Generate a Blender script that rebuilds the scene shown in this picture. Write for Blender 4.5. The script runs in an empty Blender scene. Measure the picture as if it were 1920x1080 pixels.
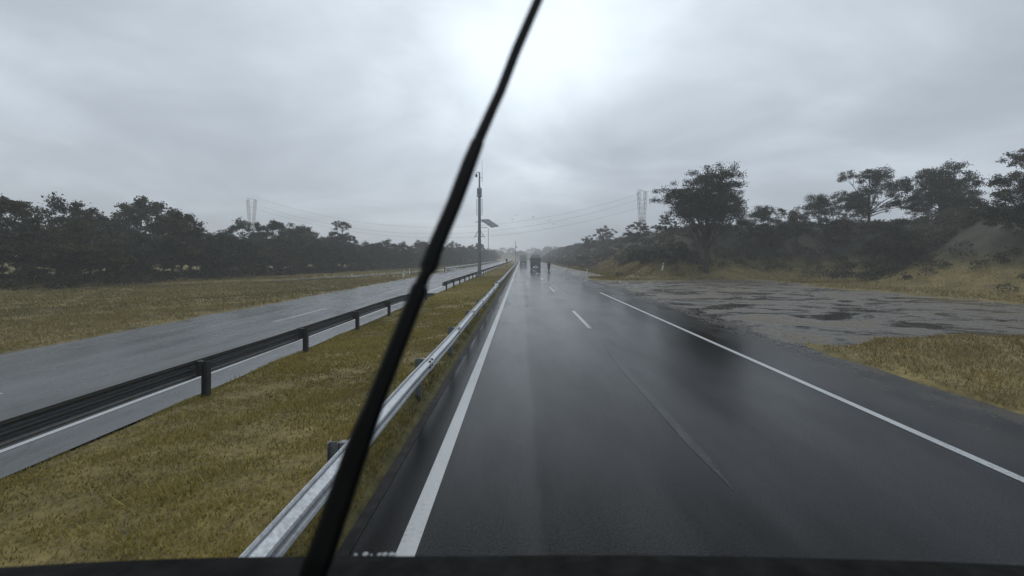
import bpy, bmesh, math, random
import numpy as np
from mathutils import Vector, Matrix

# ------------------------------------------------------------------ camera, sky, sun, exposure
S = bpy.context.scene
COL = S.collection
R = math.radians
CAMZ = 2.6
cam = bpy.data.cameras.new('camera')
cam.sensor_width = 36.0
cam.lens = 36.0 * 880.0 / 1920.0
cam.shift_x = -17.0 / 1920.0
cam.shift_y = -57.0 / 1920.0
cam.clip_start = 0.03
cam.clip_end = 4000.0
cam.dof.use_dof = True
cam.dof.focus_distance = 45.0
cam.dof.aperture_fstop = 16.5 / 5.0
co = bpy.data.objects.new('camera', cam)
co.location = (0, 0, CAMZ)
co.rotation_euler = (R(90), 0, 0)
COL.objects.link(co)
S.camera = co

SUN_EL, SUN_AZ = 62.0, 3.0          # azimuth clockwise from +Y (straight ahead)
W = bpy.data.worlds.new('World')
S.world = W
W.use_nodes = True
def build_world():
    nt = W.node_tree; N = nt.nodes; L = nt.links
    N.clear()
    out = N.new('ShaderNodeOutputWorld')
    sky = N.new('ShaderNodeTexSky'); sky.sky_type = 'NISHITA'; sky.sun_disc = False
    sky.sun_elevation = R(SUN_EL); sky.sun_rotation = R(SUN_AZ)
    b1 = N.new('ShaderNodeBackground'); b1.inputs[1].default_value = 0.1
    L.new(sky.outputs[0], b1.inputs[0])
    tc = N.new('ShaderNodeTexCoord')
    sp = N.new('ShaderNodeSeparateXYZ'); L.new(tc.outputs['Generated'], sp.inputs[0])
    def math_(op, a, b=None, c=None):
        n = N.new('ShaderNodeMath'); n.operation = op
        for i, v in enumerate((a, b, c)):
            if v is None: continue
            if isinstance(v, (int, float)): n.inputs[i].default_value = v
            else: L.new(v, n.inputs[i])
        return n.outputs[0]
    # clouds: a layer overhead, seen in perspective
    zz = math_('ADD', math_('MAXIMUM', sp.outputs[2], 0.0), 0.22)
    cx = math_('DIVIDE', sp.outputs[0], zz); cy = math_('DIVIDE', sp.outputs[1], zz)
    cb = N.new('ShaderNodeCombineXYZ'); L.new(cx, cb.inputs[0]); L.new(cy, cb.inputs[1])
    cb.inputs[2].default_value = 3.7
    n1 = N.new('ShaderNodeTexNoise'); n1.inputs['Scale'].default_value = 1.15
    n1.inputs['Detail'].default_value = 5.0; n1.inputs['Roughness'].default_value = 0.52
    n1.inputs['Distortion'].default_value = 0.35
    L.new(cb.outputs[0], n1.inputs['Vector'])
    # thin, bright part of the overcast ahead (direction in front of the hidden sun)
    def lobe(px, py, k):
        d = Vector(((px - 977) / 880.0, 1.0, (483 - py) / 880.0)).normalized()
        v = N.new('ShaderNodeVectorMath'); v.operation = 'DOT_PRODUCT'
        v.inputs[1].default_value = d
        L.new(tc.outputs['Generated'], v.inputs[0])
        return math_('POWER', math_('MAXIMUM', v.outputs['Value'], 0.0), k)
    g = math_('ADD', math_('MULTIPLY', lobe(985, 140, 10), 0.36), math_('MULTIPLY', lobe(905, 215, 60), 0.17))
    g = math_('ADD', g, math_('MULTIPLY', lobe(1080, 20, 18), 0.10))
    g = math_('SUBTRACT', g, math_('MULTIPLY', lobe(1215, 330, 70), 0.26))
    g = math_('SUBTRACT', g, math_('MULTIPLY', lobe(680, 130, 60), 0.16))
    g = math_('SUBTRACT', g, math_('MULTIPLY', lobe(1090, 405, 120), 0.13))
    g = math_('ADD', g, math_('MULTIPLY', lobe(745, 345, 150), 0.10))
    nn = math_('MULTIPLY', math_('SUBTRACT', n1.outputs['Fac'], 0.5), 1.0)
    val = math_('ADD', math_('ADD', g, nn), 0.40)
    ramp = N.new('ShaderNodeValToRGB'); L.new(val, ramp.inputs[0])
    e = ramp.color_ramp.elements
    e[0].position = 0.10; e[0].color = (0.27, 0.31, 0.355, 1)
    e[1].position = 0.98; e[1].color = (0.88, 0.975, 1.05, 1)
    m = e.new(0.42); m.color = (0.42, 0.47, 0.53, 1)
    m = e.new(0.70); m.color = (0.62, 0.69, 0.76, 1)
    b2 = N.new('ShaderNodeBackground'); b2.inputs[1].default_value = 1.25
    L.new(ramp.outputs[0], b2.inputs[0])
    mx = N.new('ShaderNodeMixShader'); mx.inputs[0].default_value = 0.95
    L.new(b1.outputs[0], mx.inputs[1]); L.new(b2.outputs[0], mx.inputs[2])
    L.new(mx.outputs[0], out.inputs['Surface'])
build_world()
sl = bpy.data.lights.new('sun', 'SUN'); sl.energy = 1.3; sl.angle = R(40); sl.color = (1.0, 0.97, 0.93)
so = bpy.data.objects.new('sun', sl); COL.objects.link(so)
sd = Vector((math.sin(R(SUN_AZ)) * math.cos(R(SUN_EL)), math.cos(R(SUN_AZ)) * math.cos(R(SUN_EL)), math.sin(R(SUN_EL))))
so.rotation_euler = sd.to_track_quat('Z', 'Y').to_euler(); so.location = (0, 0, 200)
S.view_settings.view_transform = 'Standard'
S.view_settings.look = 'None'
S.view_settings.exposure = 0.0
S.view_settings.gamma = 1.0
S.render.engine = 'CYCLES'
S.cycles.max_bounces = 6
S.cycles.diffuse_bounces = 2
S.cycles.glossy_bounces = 3
S.cycles.volume_bounces = 1
S.cycles.transparent_max_bounces = 8
rnd = random.Random(7)
rng = np.random.default_rng(11)

# ------------------------------------------------------------------ helpers
def tag(o, label=None, cat=None, group=None, kind=None):
    if label: o['label'] = label
    if cat: o['category'] = cat
    if group: o['group'] = group
    if kind: o['kind'] = kind
    return o
def empty(name, loc=(0, 0, 0), rz=0.0):
    o = bpy.data.objects.new(name, None); COL.objects.link(o)
    o.location = loc; o.rotation_euler = (0, 0, rz); o.empty_display_size = 0.3
    return o
class MB:
    def __init__(s): s.v = []; s.f = []
    def add(s, vs, fs):
        n = len(s.v); s.v += [tuple(v) for v in vs]; s.f += [tuple(i + n for i in f) for f in fs]
        return s
    def box(s, c, d, M=None, bev=0.0):
        x, y, z = d[0] / 2, d[1] / 2, d[2] / 2
        if bev > 0:
            b = min(bev, x * .9, y * .9, z * .9)
            # chamfered box: 24 points
            vs = []; idx = {}
            for sx in (-1, 1):
                for sy in (-1, 1):
                    for sz in (-1, 1):
                        for ax in range(3):
                            p = [sx * (x - b), sy * (y - b), sz * (z - b)]
                            p[ax] = (sx * x, sy * y, sz * z)[ax]
                            idx[(sx, sy, sz, ax)] = len(vs); vs.append(p)
            fs = []
            for ax in range(3):
                o1, o2 = [a for a in range(3) if a != ax]
                for sg in (-1, 1):
                    q = []
                    for a, b2 in ((-1, -1), (1, -1), (1, 1), (-1, 1)):
                        k = [0, 0, 0]; k[ax] = sg; k[o1] = a; k[o2] = b2
                        q.append(idx[(k[0], k[1], k[2], ax)])
                    fs.append(q)
            for ax in range(3):          # edges along ax
                o1, o2 = [a for a in range(3) if a != ax]
                for a in (-1, 1):
                    for b2 in (-1, 1):
                        q = []
                        for sg, w in ((-1, o1), (1, o1), (1, o2), (-1, o2)):
                            k = [0, 0, 0]; k[ax] = sg; k[o1] = a; k[o2] = b2
                            q.append(idx[(k[0], k[1], k[2], w)])
                        fs.append(q)
            for sx in (-1, 1):
                for sy in (-1, 1):
                    for sz in (-1, 1):
                        fs.append([idx[(sx, sy, sz, a)] for a in range(3)])
        else:
            vs = [(-x, -y, -z), (x, -y, -z), (x, y, -z), (-x, y, -z), (-x, -y, z), (x, -y, z), (x, y, z), (-x, y, z)]
            fs = [(0, 3, 2, 1), (4, 5, 6, 7), (0, 1, 5, 4), (1, 2, 6, 5), (2, 3, 7, 6), (3, 0, 4, 7)]
        out = []
        for v in vs:
            v = Vector(v)
            if M is not None: v = M @ v
            out.append(v + Vector(c))
        return s.add(out, fs)
    def tube(s, pts, rad, n=8, caps=True):
        pts = [Vector(p) for p in pts]
        if isinstance(rad, (int, float)): rad = [rad] * len(pts)
        rings = []; up = None
        for i, p in enumerate(pts):
            d = (pts[min(i + 1, len(pts) - 1)] - pts[max(i - 1, 0)]).normalized()
            if up is None: up = Vector((0, 0, 1)) if abs(d.z) < .9 else Vector((0, 1, 0))
            a = d.cross(up).normalized(); b = a.cross(d).normalized(); up = b
            rings.append([p + (a * math.cos(2 * math.pi * k / n) + b * math.sin(2 * math.pi * k / n)) * rad[i] for k in range(n)])
        vs = [v for r_ in rings for v in r_]; fs = []
        for i in range(len(pts) - 1):
            for k in range(n):
                fs.append((i * n + k, i * n + (k + 1) % n, (i + 1) * n + (k + 1) % n, (i + 1) * n + k))
        if caps:
            fs.append(tuple(range(n - 1, -1, -1))); fs.append(tuple((len(pts) - 1) * n + k for k in range(n)))
        return s.add(vs, fs)
    def lathe(s, prof, c=(0, 0, 0), M=None, n=16):
        vs = []; fs = []
        for r_, z in prof:
            for k in range(n):
                v = Vector((r_ * math.cos(2 * math.pi * k / n), r_ * math.sin(2 * math.pi * k / n), z))
                if M is not None: v = M @ v
                vs.append(v + Vector(c))
        m = len(prof)
        for i in range(m - 1):
            for k in range(n):
                fs.append((i * n + k, i * n + (k + 1) % n, (i + 1) * n + (k + 1) % n, (i + 1) * n + k))
        fs.append(tuple(range(n - 1, -1, -1))); fs.append(tuple((m - 1) * n + k for k in range(n)))
        return s.add(vs, fs)
    def torus(s, c, R_, r_, axis='X', n=28, m=10):
        vs = []; fs = []
        for i in range(n):
            a = 2 * math.pi * i / n
            for j in range(m):
                b = 2 * math.pi * j / m
                q = R_ + r_ * math.cos(b); h = r_ * math.sin(b)
                v = (h, q * math.cos(a), q * math.sin(a)) if axis == 'X' else (q * math.cos(a), q * math.sin(a), h)
                vs.append(Vector(v) + Vector(c))
        for i in range(n):
            for j in range(m):
                fs.append((i * m + j, ((i + 1) % n) * m + j, ((i + 1) % n) * m + (j + 1) % m, i * m + (j + 1) % m))
        return s.add(vs, fs)
    def bar(s, a, b, w, h=None):
        a = Vector(a); b = Vector(b); h = h or w
        d = (b - a); L = d.length; d.normalize()
        up = Vector((0, 0, 1)) if abs(d.z) < .95 else Vector((0, 1, 0))
        x = d.cross(up).normalized(); y = x.cross(d).normalized()
        M = Matrix((x, d, y)).transposed()
        return s.box((a + b) / 2, (w, L, h), M)
    def build(s, name, mat, parent=None, smooth=False):
        me = bpy.data.meshes.new(name); me.from_pydata(s.v, [], s.f)
        bm = bmesh.new(); bm.from_mesh(me); bmesh.ops.recalc_face_normals(bm, faces=bm.faces); bm.to_mesh(me); bm.free()
        if smooth:
            me.polygons.foreach_set('use_smooth', [True] * len(me.polygons))
        me.materials.append(mat)
        o = bpy.data.objects.new(name, me); COL.objects.link(o)
        if parent: o.parent = parent
        return o
def copy_tree(o, parent=None):
    c = o.copy(); COL.objects.link(c); c.parent = parent
    for ch in list(o.children): copy_tree(ch, c)
    return c
def np_mesh(name, verts, faces_flat, nper, mat, tint=None, parent=None):
    """verts (n,3); nper vertices in each face; tint one value per face."""
    me = bpy.data.meshes.new(name)
    nv = len(verts); nf = len(faces_flat) // nper
    me.vertices.add(nv); me.vertices.foreach_set('co', np.ascontiguousarray(verts, dtype=np.float32).ravel())
    me.loops.add(len(faces_flat)); me.loops.foreach_set('vertex_index', np.ascontiguousarray(faces_flat, dtype=np.int32))
    me.polygons.add(nf); me.polygons.foreach_set('loop_start', np.arange(0, nf * nper, nper, dtype=np.int32))
    me.update(calc_edges=True)
    if tint is not None:
        at = me.attributes.new('tint', 'FLOAT', 'FACE'); at.data.foreach_set('value', np.ascontiguousarray(tint, dtype=np.float32))
    me.materials.append(mat)
    o = bpy.data.objects.new(name, me); COL.objects.link(o)
    if parent: o.parent = parent
    return o

# ------------------------------------------------------------------ materials
def mat_nodes(name):
    m = bpy.data.materials.new(name); m.use_nodes = True
    nt = m.node_tree; b = nt.nodes['Principled BSDF']
    return m, nt, b
def noise(nt, scale, detail=4, rough=.55, vec=None, stretch=None, dist=0.0):
    n = nt.nodes.new('ShaderNodeTexNoise'); n.inputs['Scale'].default_value = scale
    n.inputs['Detail'].default_value = detail; n.inputs['Roughness'].default_value = rough; n.inputs['Distortion'].default_value = dist
    if vec is None:
        tc = nt.nodes.new('ShaderNodeTexCoord'); vec = tc.outputs['Object']
    if stretch:
        mp = nt.nodes.new('ShaderNodeMapping'); mp.inputs['Scale'].default_value = stretch
        nt.links.new(vec, mp.inputs[0]); vec = mp.outputs[0]
    nt.links.new(vec, n.inputs['Vector'])
    return n.outputs['Fac']
def ramp(nt, fac, stops):
    r_ = nt.nodes.new('ShaderNodeValToRGB'); nt.links.new(fac, r_.inputs[0])
    e = r_.color_ramp.elements
    while len(e) < len(stops): e.new(.5)
    for i, (p, c) in enumerate(stops):
        e[i].position = p
        e[i].color = (c, c, c, 1) if isinstance(c, (int, float)) else (*c, 1)
    return r_.outputs[0]
def mixc(nt, fac, a, b, mode='MIX'):
    n = nt.nodes.new('ShaderNodeMix'); n.data_type = 'RGBA'; n.blend_type = mode
    for sock, v in ((n.inputs[0], fac), (n.inputs[6], a), (n.inputs[7], b)):
        if isinstance(v, (int, float)): sock.default_value = v
        elif isinstance(v, tuple): sock.default_value = (*v, 1)
        else: nt.links.new(v, sock)
    return n.outputs[2]
def bump(nt, b, h, strength, dist):
    n = nt.nodes.new('ShaderNodeBump'); n.inputs['Strength'].default_value = strength; n.inputs['Distance'].default_value = dist
    nt.links.new(h, n.inputs['Height']); nt.links.new(n.outputs[0], b.inputs['Normal'])
def simple(name, col, rough=.5, metal=0.0, var=.25, scale=6.0, spec=.5, bmp=0.0, bs=40):
    m, nt, b = mat_nodes(name)
    f = noise(nt, scale, 5)
    c2 = tuple(min(1, c * (1 + var)) for c in col); c1 = tuple(c * (1 - var) for c in col)
    nt.links.new(ramp(nt, f, [(.3, c1), (.7, c2)]), b.inputs['Base Color'])
    nt.links.new(ramp(nt, noise(nt, scale * 2.3, 4), [(.3, max(.03, rough * .75)), (.7, min(1, rough * 1.2))]), b.inputs['Roughness'])
    b.inputs['Metallic'].default_value = metal
    b.inputs['Specular IOR Level'].default_value = spec
    if bmp: bump(nt, b, noise(nt, bs, 3), bmp, .01)
    return m
def asphalt(name, dark=1.0, ior=1.16, rk=1.0, tracks=None):
    m, nt, b = mat_nodes(name)
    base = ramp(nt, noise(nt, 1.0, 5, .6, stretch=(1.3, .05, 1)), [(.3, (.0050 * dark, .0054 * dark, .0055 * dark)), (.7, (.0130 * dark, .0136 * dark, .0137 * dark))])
    agg = ramp(nt, noise(nt, 75, 3, .8), [(.38, .35), (.58, 1.0), (.72, 2.9)])
    c = mixc(nt, 1.0, base, agg, 'MULTIPLY')
    patch = ramp(nt, noise(nt, .35, 4, .6, stretch=(1, .35, 1)), [(.45, .8), (.62, 1.25)])
    c = mixc(nt, 1.0, c, patch, 'MULTIPLY')
    # fine cracks
    vo = nt.nodes.new('ShaderNodeTexVoronoi'); vo.feature = 'DISTANCE_TO_EDGE'; vo.inputs['Scale'].default_value = .42
    geo = nt.nodes.new('ShaderNodeNewGeometry')
    wn = nt.nodes.new('ShaderNodeTexNoise'); wn.inputs['Scale'].default_value = 1.1; wn.inputs['Detail'].default_value = 5
    nt.links.new(geo.outputs['Position'], wn.inputs['Vector'])
    wa = mixc(nt, .35, geo.outputs['Position'], wn.outputs['Color'], 'ADD'); nt.links.new(wa, vo.inputs['Vector'])
    crack = ramp(nt, vo.outputs['Distance'], [(.0, .45), (.006, .55), (.012, 1.0)])
    c = mixc(nt, ramp(nt, noise(nt, .12, 3), [(.48, 0.0), (.6, .8)]), c, mixc(nt, 1.0, c, crack, 'MULTIPLY'))
    # wet film: long tracks along the road, broken by shallow puddles
    r1 = ramp(nt, noise(nt, 1.0, 4, .55, stretch=(1.6, .035, 1), dist=.4), [(.32, .08 * rk), (.68, .20 * rk)])
    r2 = ramp(nt, noise(nt, .5, 4, .6, stretch=(1, .5, 1)), [(.40, .55), (.60, 1.15)])
    rr = mixc(nt, 1.0, r1, r2, 'MULTIPLY')
    if tracks:
        sp = nt.nodes.new('ShaderNodeSeparateXYZ'); nt.links.new(geo.outputs['Position'], sp.inputs[0])
        wob_ = nt.nodes.new('ShaderNodeMath'); wob_.operation = 'MULTIPLY_ADD'
        nt.links.new(noise(nt, .5, 4, .6, stretch=(1, .25, 1)), wob_.inputs[0]); wob_.inputs[1].default_value = .35; nt.links.new(sp.outputs[0], wob_.inputs[2])
        mr = nt.nodes.new('ShaderNodeMapRange'); nt.links.new(wob_.outputs[0], mr.inputs[0]); mr.inputs[1].default_value = -2.0; mr.inputs[2].default_value = 9.0
        q = lambda x: (x + .175 + 2.0) / 11.0
        rr = mixc(nt, 1.0, rr, ramp(nt, mr.outputs[0], [(q(x), v) for x, v in tracks[0]]), 'MULTIPLY')
        c = mixc(nt, 1.0, c, ramp(nt, mr.outputs[0], [(q(x), v) for x, v in tracks[1]]), 'MULTIPLY')
        mud = ramp(nt, mr.outputs[0], [(q(6.3), 0.0), (q(8.3), .75)])
        mf = ramp(nt, noise(nt, 1.4, 6, .7, stretch=(1, .4, 1)), [(.42, 0.0), (.58, 1.0)])
        mm = nt.nodes.new('ShaderNodeMath'); mm.operation = 'MULTIPLY'; nt.links.new(mud, mm.inputs[0]); nt.links.new(mf, mm.inputs[1])
        c = mixc(nt, mm.outputs[0], c, (.075, .068, .055))
        rr = mixc(nt, mm.outputs[0], rr, (.5, .5, .5))
    nt.links.new(c, b.inputs['Base Color']); nt.links.new(rr, b.inputs['Roughness'])
    b.inputs['IOR'].default_value = ior      # thin film over a porous surface
    # the water lies in the hollows between the stones: less shine on the stones and on worn strips
    sl_ = mixc(nt, 1.0, ramp(nt, noise(nt, 48, 3, .8), [(.36, .95), (.5, .5), (.66, .12)]), ramp(nt, noise(nt, .8, 5, .65, stretch=(1, .22, 1)), [(.36, .72), (.62, 1.25)]), 'MULTIPLY')
    if tracks: sl_ = mixc(nt, 1.0, sl_, ramp(nt, mr.outputs[0], [(q(x), v) for x, v in tracks[2]]), 'MULTIPLY')
    nt.links.new(sl_, b.inputs['Specular IOR Level'])
    bump(nt, b, mixc(nt, .3, noise(nt, 48, 3, .75), noise(nt, 3, 3, .6, stretch=(1, .3, 1))), .28, .01)
    return m
M = {}
M['asphalt'] = asphalt('wet_asphalt', .5, 1.22, .85,
    ([(-1.0, 1.3), (-.5, .8), (.12, .7), (.3, 1.5), (1.3, .85), (1.9, .8), (2.6, 1.5), (3.5, .8), (4.2, 1.3), (5.1, .8), (5.9, 1.4)],
     [(-1.5, .8), (-.9, 1.2), (.1, 1.5), (.25, .8), (1.4, 1.05), (2.3, .95), (2.6, 1.3), (3.6, .9), (5.4, 1.1)],
     [(-1.5, .5), (-.9, .9), (-.4, 1.0), (.16, 1.0), (.24, .70), (1.0, .80), (1.6, .95), (2.2, .80), (2.6, .95), (3.5, .8), (4.6, 1.0), (5.6, .75)]))
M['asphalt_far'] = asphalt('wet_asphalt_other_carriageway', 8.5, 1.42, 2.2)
def paint_mat(name, worn):
    m, nt, b = mat_nodes(name)
    f = mixc(nt, .4, noise(nt, 22, 6, .8), noise(nt, 1.6, 4, .7, stretch=(1, .3, 1)))
    c = ramp(nt, f, [(.36 + worn, (.05, .05, .05)), (.46 + worn, (.34, .36, .37)), (.7, (.46, .48, .49))])
    nt.links.new(c, b.inputs['Base Color'])
    b.inputs['Roughness'].default_value = .35; b.inputs['IOR'].default_value = 1.33
    bump(nt, b, noise(nt, 70, 2), .12, .006)
    return m
M['paint'] = paint_mat('road_paint_white', -.03)
M['paint_worn'] = paint_mat('road_paint_worn', .03)
def ghost_mat():
    m, nt, b = mat_nodes('road_paint_scrubbed')
    nt.links.new(ramp(nt, noise(nt, 5, 5, .7, stretch=(1, .3, 1)), [(.36, (.009, .0095, .0095)), (.5, (.020, .021, .021)), (.7, (.038, .039, .040))]), b.inputs['Base Color'])
    b.inputs['Roughness'].default_value = .12; b.inputs['IOR'].default_value = 1.2; b.inputs['Specular IOR Level'].default_value = .48
    return m
M['ghost'] = ghost_mat()
def ground_mat():
    m, nt, b = mat_nodes('turf_soil')
    geo = nt.nodes.new('ShaderNodeNewGeometry'); P = geo.outputs['Position']
    f = noise(nt, .55, 6, .65, vec=P)
    dry = ramp(nt, f, [(.28, (.055, .050, .016)), (.5, (.155, .125, .045)), (.72, (.215, .17, .066))])
    fine = ramp(nt, noise(nt, 7, 5, .7, vec=P), [(.3, .5), (.7, 1.35)])
    c = mixc(nt, 1.0, dry, fine, 'MULTIPLY')
    sp = nt.nodes.new('ShaderNodeSeparateXYZ'); nt.links.new(P, sp.inputs[0])
    mr = nt.nodes.new('ShaderNodeMapRange'); nt.links.new(sp.outputs[2], mr.inputs[0])
    mr.inputs[1].default_value = 1.4; mr.inputs[2].default_value = 3.2
    scrub = ramp(nt, noise(nt, .8, 5, .65, vec=P), [(.3, (.018, .022, .014)), (.7, (.055, .055, .034))])
    c = mixc(nt, mr.outputs[0], c, scrub)
    # dark moss along the kerb of the median
    xa = nt.nodes.new('ShaderNodeMapRange'); nt.links.new(sp.outputs[0], xa.inputs[0]); xa.inputs[1].default_value = -2.5; xa.inputs[2].default_value = -1.7
    xb = nt.nodes.new('ShaderNodeMath'); xb.operation = 'LESS_THAN'; nt.links.new(sp.outputs[0], xb.inputs[0]); xb.inputs[1].default_value = -1.4
    xm = nt.nodes.new('ShaderNodeMath'); xm.operation = 'MULTIPLY'; nt.links.new(xa.outputs[0], xm.inputs[0]); nt.links.new(xb.outputs[0], xm.inputs[1])
    c = mixc(nt, xm.outputs[0], c, ramp(nt, noise(nt, 3, 5, .7, vec=P), [(.35, (.034, .035, .012)), (.7, (.115, .098, .034))]))
    nt.links.new(c, b.inputs['Base Color'])
    b.inputs['Roughness'].default_value = .8; b.inputs['Specular IOR Level'].default_value = .2
    bump(nt, b, noise(nt, 9, 5, .7, vec=P), .6, .06)
    return m
M['ground'] = ground_mat()
def gravel_mat():
    m, nt, b = mat_nodes('wet_gravel')
    geo = nt.nodes.new('ShaderNodeNewGeometry'); P = geo.outputs['Position']
    big = noise(nt, .36, 7, .68, vec=P, stretch=(.8, 1.1, 1), dist=.9)
    c = ramp(nt, big, [(.36, (.030, .030, .029)), (.48, (.080, .074, .064)), (.58, (.12, .105, .080)), (.70, (.10, .080, .050))])
    c = mixc(nt, 1.0, c, ramp(nt, noise(nt, 14, 6, .8, vec=P), [(.32, .4), (.5, .9), (.70, 1.9)]), 'MULTIPLY')
    nt.links.new(c, b.inputs['Base Color'])
    nt.links.new(ramp(nt, big, [(.42, .05), (.47, .22), (.56, .6)]), b.inputs['Roughness'])
    b.inputs['IOR'].default_value = 1.33
    mx = mixc(nt, ramp(nt, big, [(.44, 0.0), (.52, 1.0)]), (.5, .5, .5), noise(nt, 11, 6, .75, vec=P))
    bump(nt, b, mx, .8, .05)
    return m
M['gravel'] = gravel_mat()
def leaf_mat(name, dark, mid, light, rough=.55, trans=.35):
    m, nt, b = mat_nodes(name)
    at = nt.nodes.new('ShaderNodeAttribute'); at.attribute_name = 'tint'
    c = ramp(nt, at.outputs['Fac'], [(0, dark), (.55, mid), (1, light)])
    oi = nt.nodes.new('ShaderNodeObjectInfo')
    c = mixc(nt, 1.0, c, ramp(nt, oi.outputs['Random'], [(0, (.72, .80, .74)), (.5, (1.05, 1.1, .88)), (1, (1.35, 1.16, .80))]), 'MULTIPLY')
    nt.links.new(c, b.inputs['Base Color'])
    b.inputs['Roughness'].default_value = rough; b.inputs['Specular IOR Level'].default_value = .3
    t = nt.nodes.new('ShaderNodeBsdfTranslucent'); nt.links.new(c, t.inputs[0])
    mx = nt.nodes.new('ShaderNodeMixShader'); mx.inputs[0].default_value = trans
    nt.links.new(b.outputs[0], mx.inputs[1]); nt.links.new(t.outputs[0], mx.inputs[2])
    nt.links.new(mx.outputs[0], nt.nodes['Material Output'].inputs['Surface'])
    return m
M['grass'] = leaf_mat('dry_grass', (.040, .044, .011), (.30, .225, .060), (.50, .375, .13), .6)
M['weeds'] = leaf_mat('verge_weeds', (.034, .036, .014), (.128, .108, .046), (.26, .205, .09), .6)
M['leaf_thicket'] = leaf_mat('thicket_leaves', (.008, .011, .006), (.024, .029, .014), (.056, .058, .027))
M['leaf_tree'] = leaf_mat('tree_leaves', (.009, .012, .008), (.025, .029, .016), (.054, .056, .031))
M['leaf_scrub'] = leaf_mat('scrub_leaves', (.016, .019, .013), (.042, .044, .029), (.085, .078, .046))
M['bark'] = simple('bark', (.045, .038, .031), .8, 0, .4, 4, .2, .6, 30)
def galv(name, col, rough, metal=.55):
    m, nt, b = mat_nodes(name)
    c1 = tuple(c * .62 for c in col)
    f = mixc(nt, .5, noise(nt, 2.2, 6, .7, stretch=(1, .25, 1.2)), noise(nt, 26, 3, .6))
    nt.links.new(ramp(nt, f, [(.36, c1), (.52, col), (.7, tuple(min(1, c * 1.15) for c in col))]), b.inputs['Base Color'])
    nt.links.new(ramp(nt, noise(nt, 9, 4), [(.3, rough * .8), (.7, rough * 1.25)]), b.inputs['Roughness'])
    b.inputs['Metallic'].default_value = metal
    return m
M['galv'] = galv('galvanised_steel', (.50, .53, .56), .42, .35)
M['galv_dark'] = galv('dark_steel', (.075, .080, .083), .5, .35)  # darker steel tone, for the rail across the median
M['post_dark'] = galv('dark_post_steel', (.040, .043, .045), .55, .35)
M['post'] = galv('post_steel', (.20, .215, .225), .5, .5)
M['bolt'] = simple('bolt_steel', (.05, .05, .05), .5, .6)
M['mast'] = galv('mast_paint', (.20, .215, .235), .5, .15)
M['mast_light'] = simple('cabinet_paint', (.34, .36, .38), .45)
M['thin_steel'] = simple('thin_steel', (.13, .14, .15), .5, .3)
M['concrete'] = simple('concrete', (.22, .22, .215), .75, 0, .25, 3, .3, .3)
M['panel'] = simple('solar_panel_back', (.030, .032, .034), .4, 0, .1)
M['panel_cells'] = simple('solar_cells', (.012, .016, .04), .12, 0, .1)
M['black'] = simple('black_rubber', (.004, .004, .0045), .55, 0, .2, 20, .25)
M['arm'] = simple('wiper_black_paint', (.005, .005, .0055), .42, 0, .2, 14, .3)
M['cowl'] = simple('cowl_plastic', (.0035, .004, .0036), .65, 0, .3, 9, .05, .1, 120)
M['white_plastic'] = simple('white_plastic', (.80, .81, .82), .45, 0, .12, 9)
M['reflector'] = simple('dark_reflector', (.10, .03, .025), .25)
M['dark_sign'] = simple('sign_back', (.018, .019, .021), .5, .2)
M['tyre'] = simple('tyre', (.012, .012, .012), .8)
M['rim'] = simple('rim', (.22, .22, .23), .4, .5)
M['truck_body'] = simple('truck_dark_paint', (.10, .105, .118), .4, 0, .3, 2)
M['truck_tarp'] = simple('grey_tarpaulin', (.34, .35, .36), .6, 0, .2, 2)
M['truck_frame'] = simple('truck_frame', (.02, .02, .022), .6)
M['lorry_box'] = simple('lorry_box_paint', (.26, .265, .275), .45, 0, .15, 2)
M['taillight'] = simple('tail_light_plastic', (.22, .01, .01), .25)
M['glass'] = simple('dark_glass', (.012, .014, .016), .08)
M['moto'] = simple('motorbike_paint', (.02, .02, .024), .3)
M['jacket'] = simple('dark_jacket', (.016, .017, .019), .7)
M['trousers'] = simple('dark_trousers', (.02, .021, .027), .8)
M['helmet'] = simple('helmet_black', (.01, .01, .011), .15)
M['skin'] = simple('skin', (.25, .14, .09), .55, 0, .08)
M['wire'] = simple('cable', (.07, .075, .08), .5)
M['pylon'] = simple('pylon_steel', (.08, .083, .086), .5, .3)
M['bird'] = simple('bird_feathers', (.02, .02, .022), .7)
def water_mat():
    m, nt, b = mat_nodes('water_bead')
    b.inputs['Base Color'].default_value = (.5, .52, .54, 1); b.inputs['Roughness'].default_value = .05
    b.inputs['IOR'].default_value = 1.33; b.inputs['Transmission Weight'].default_value = .4
    return m
M['water'] = water_mat()

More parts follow.
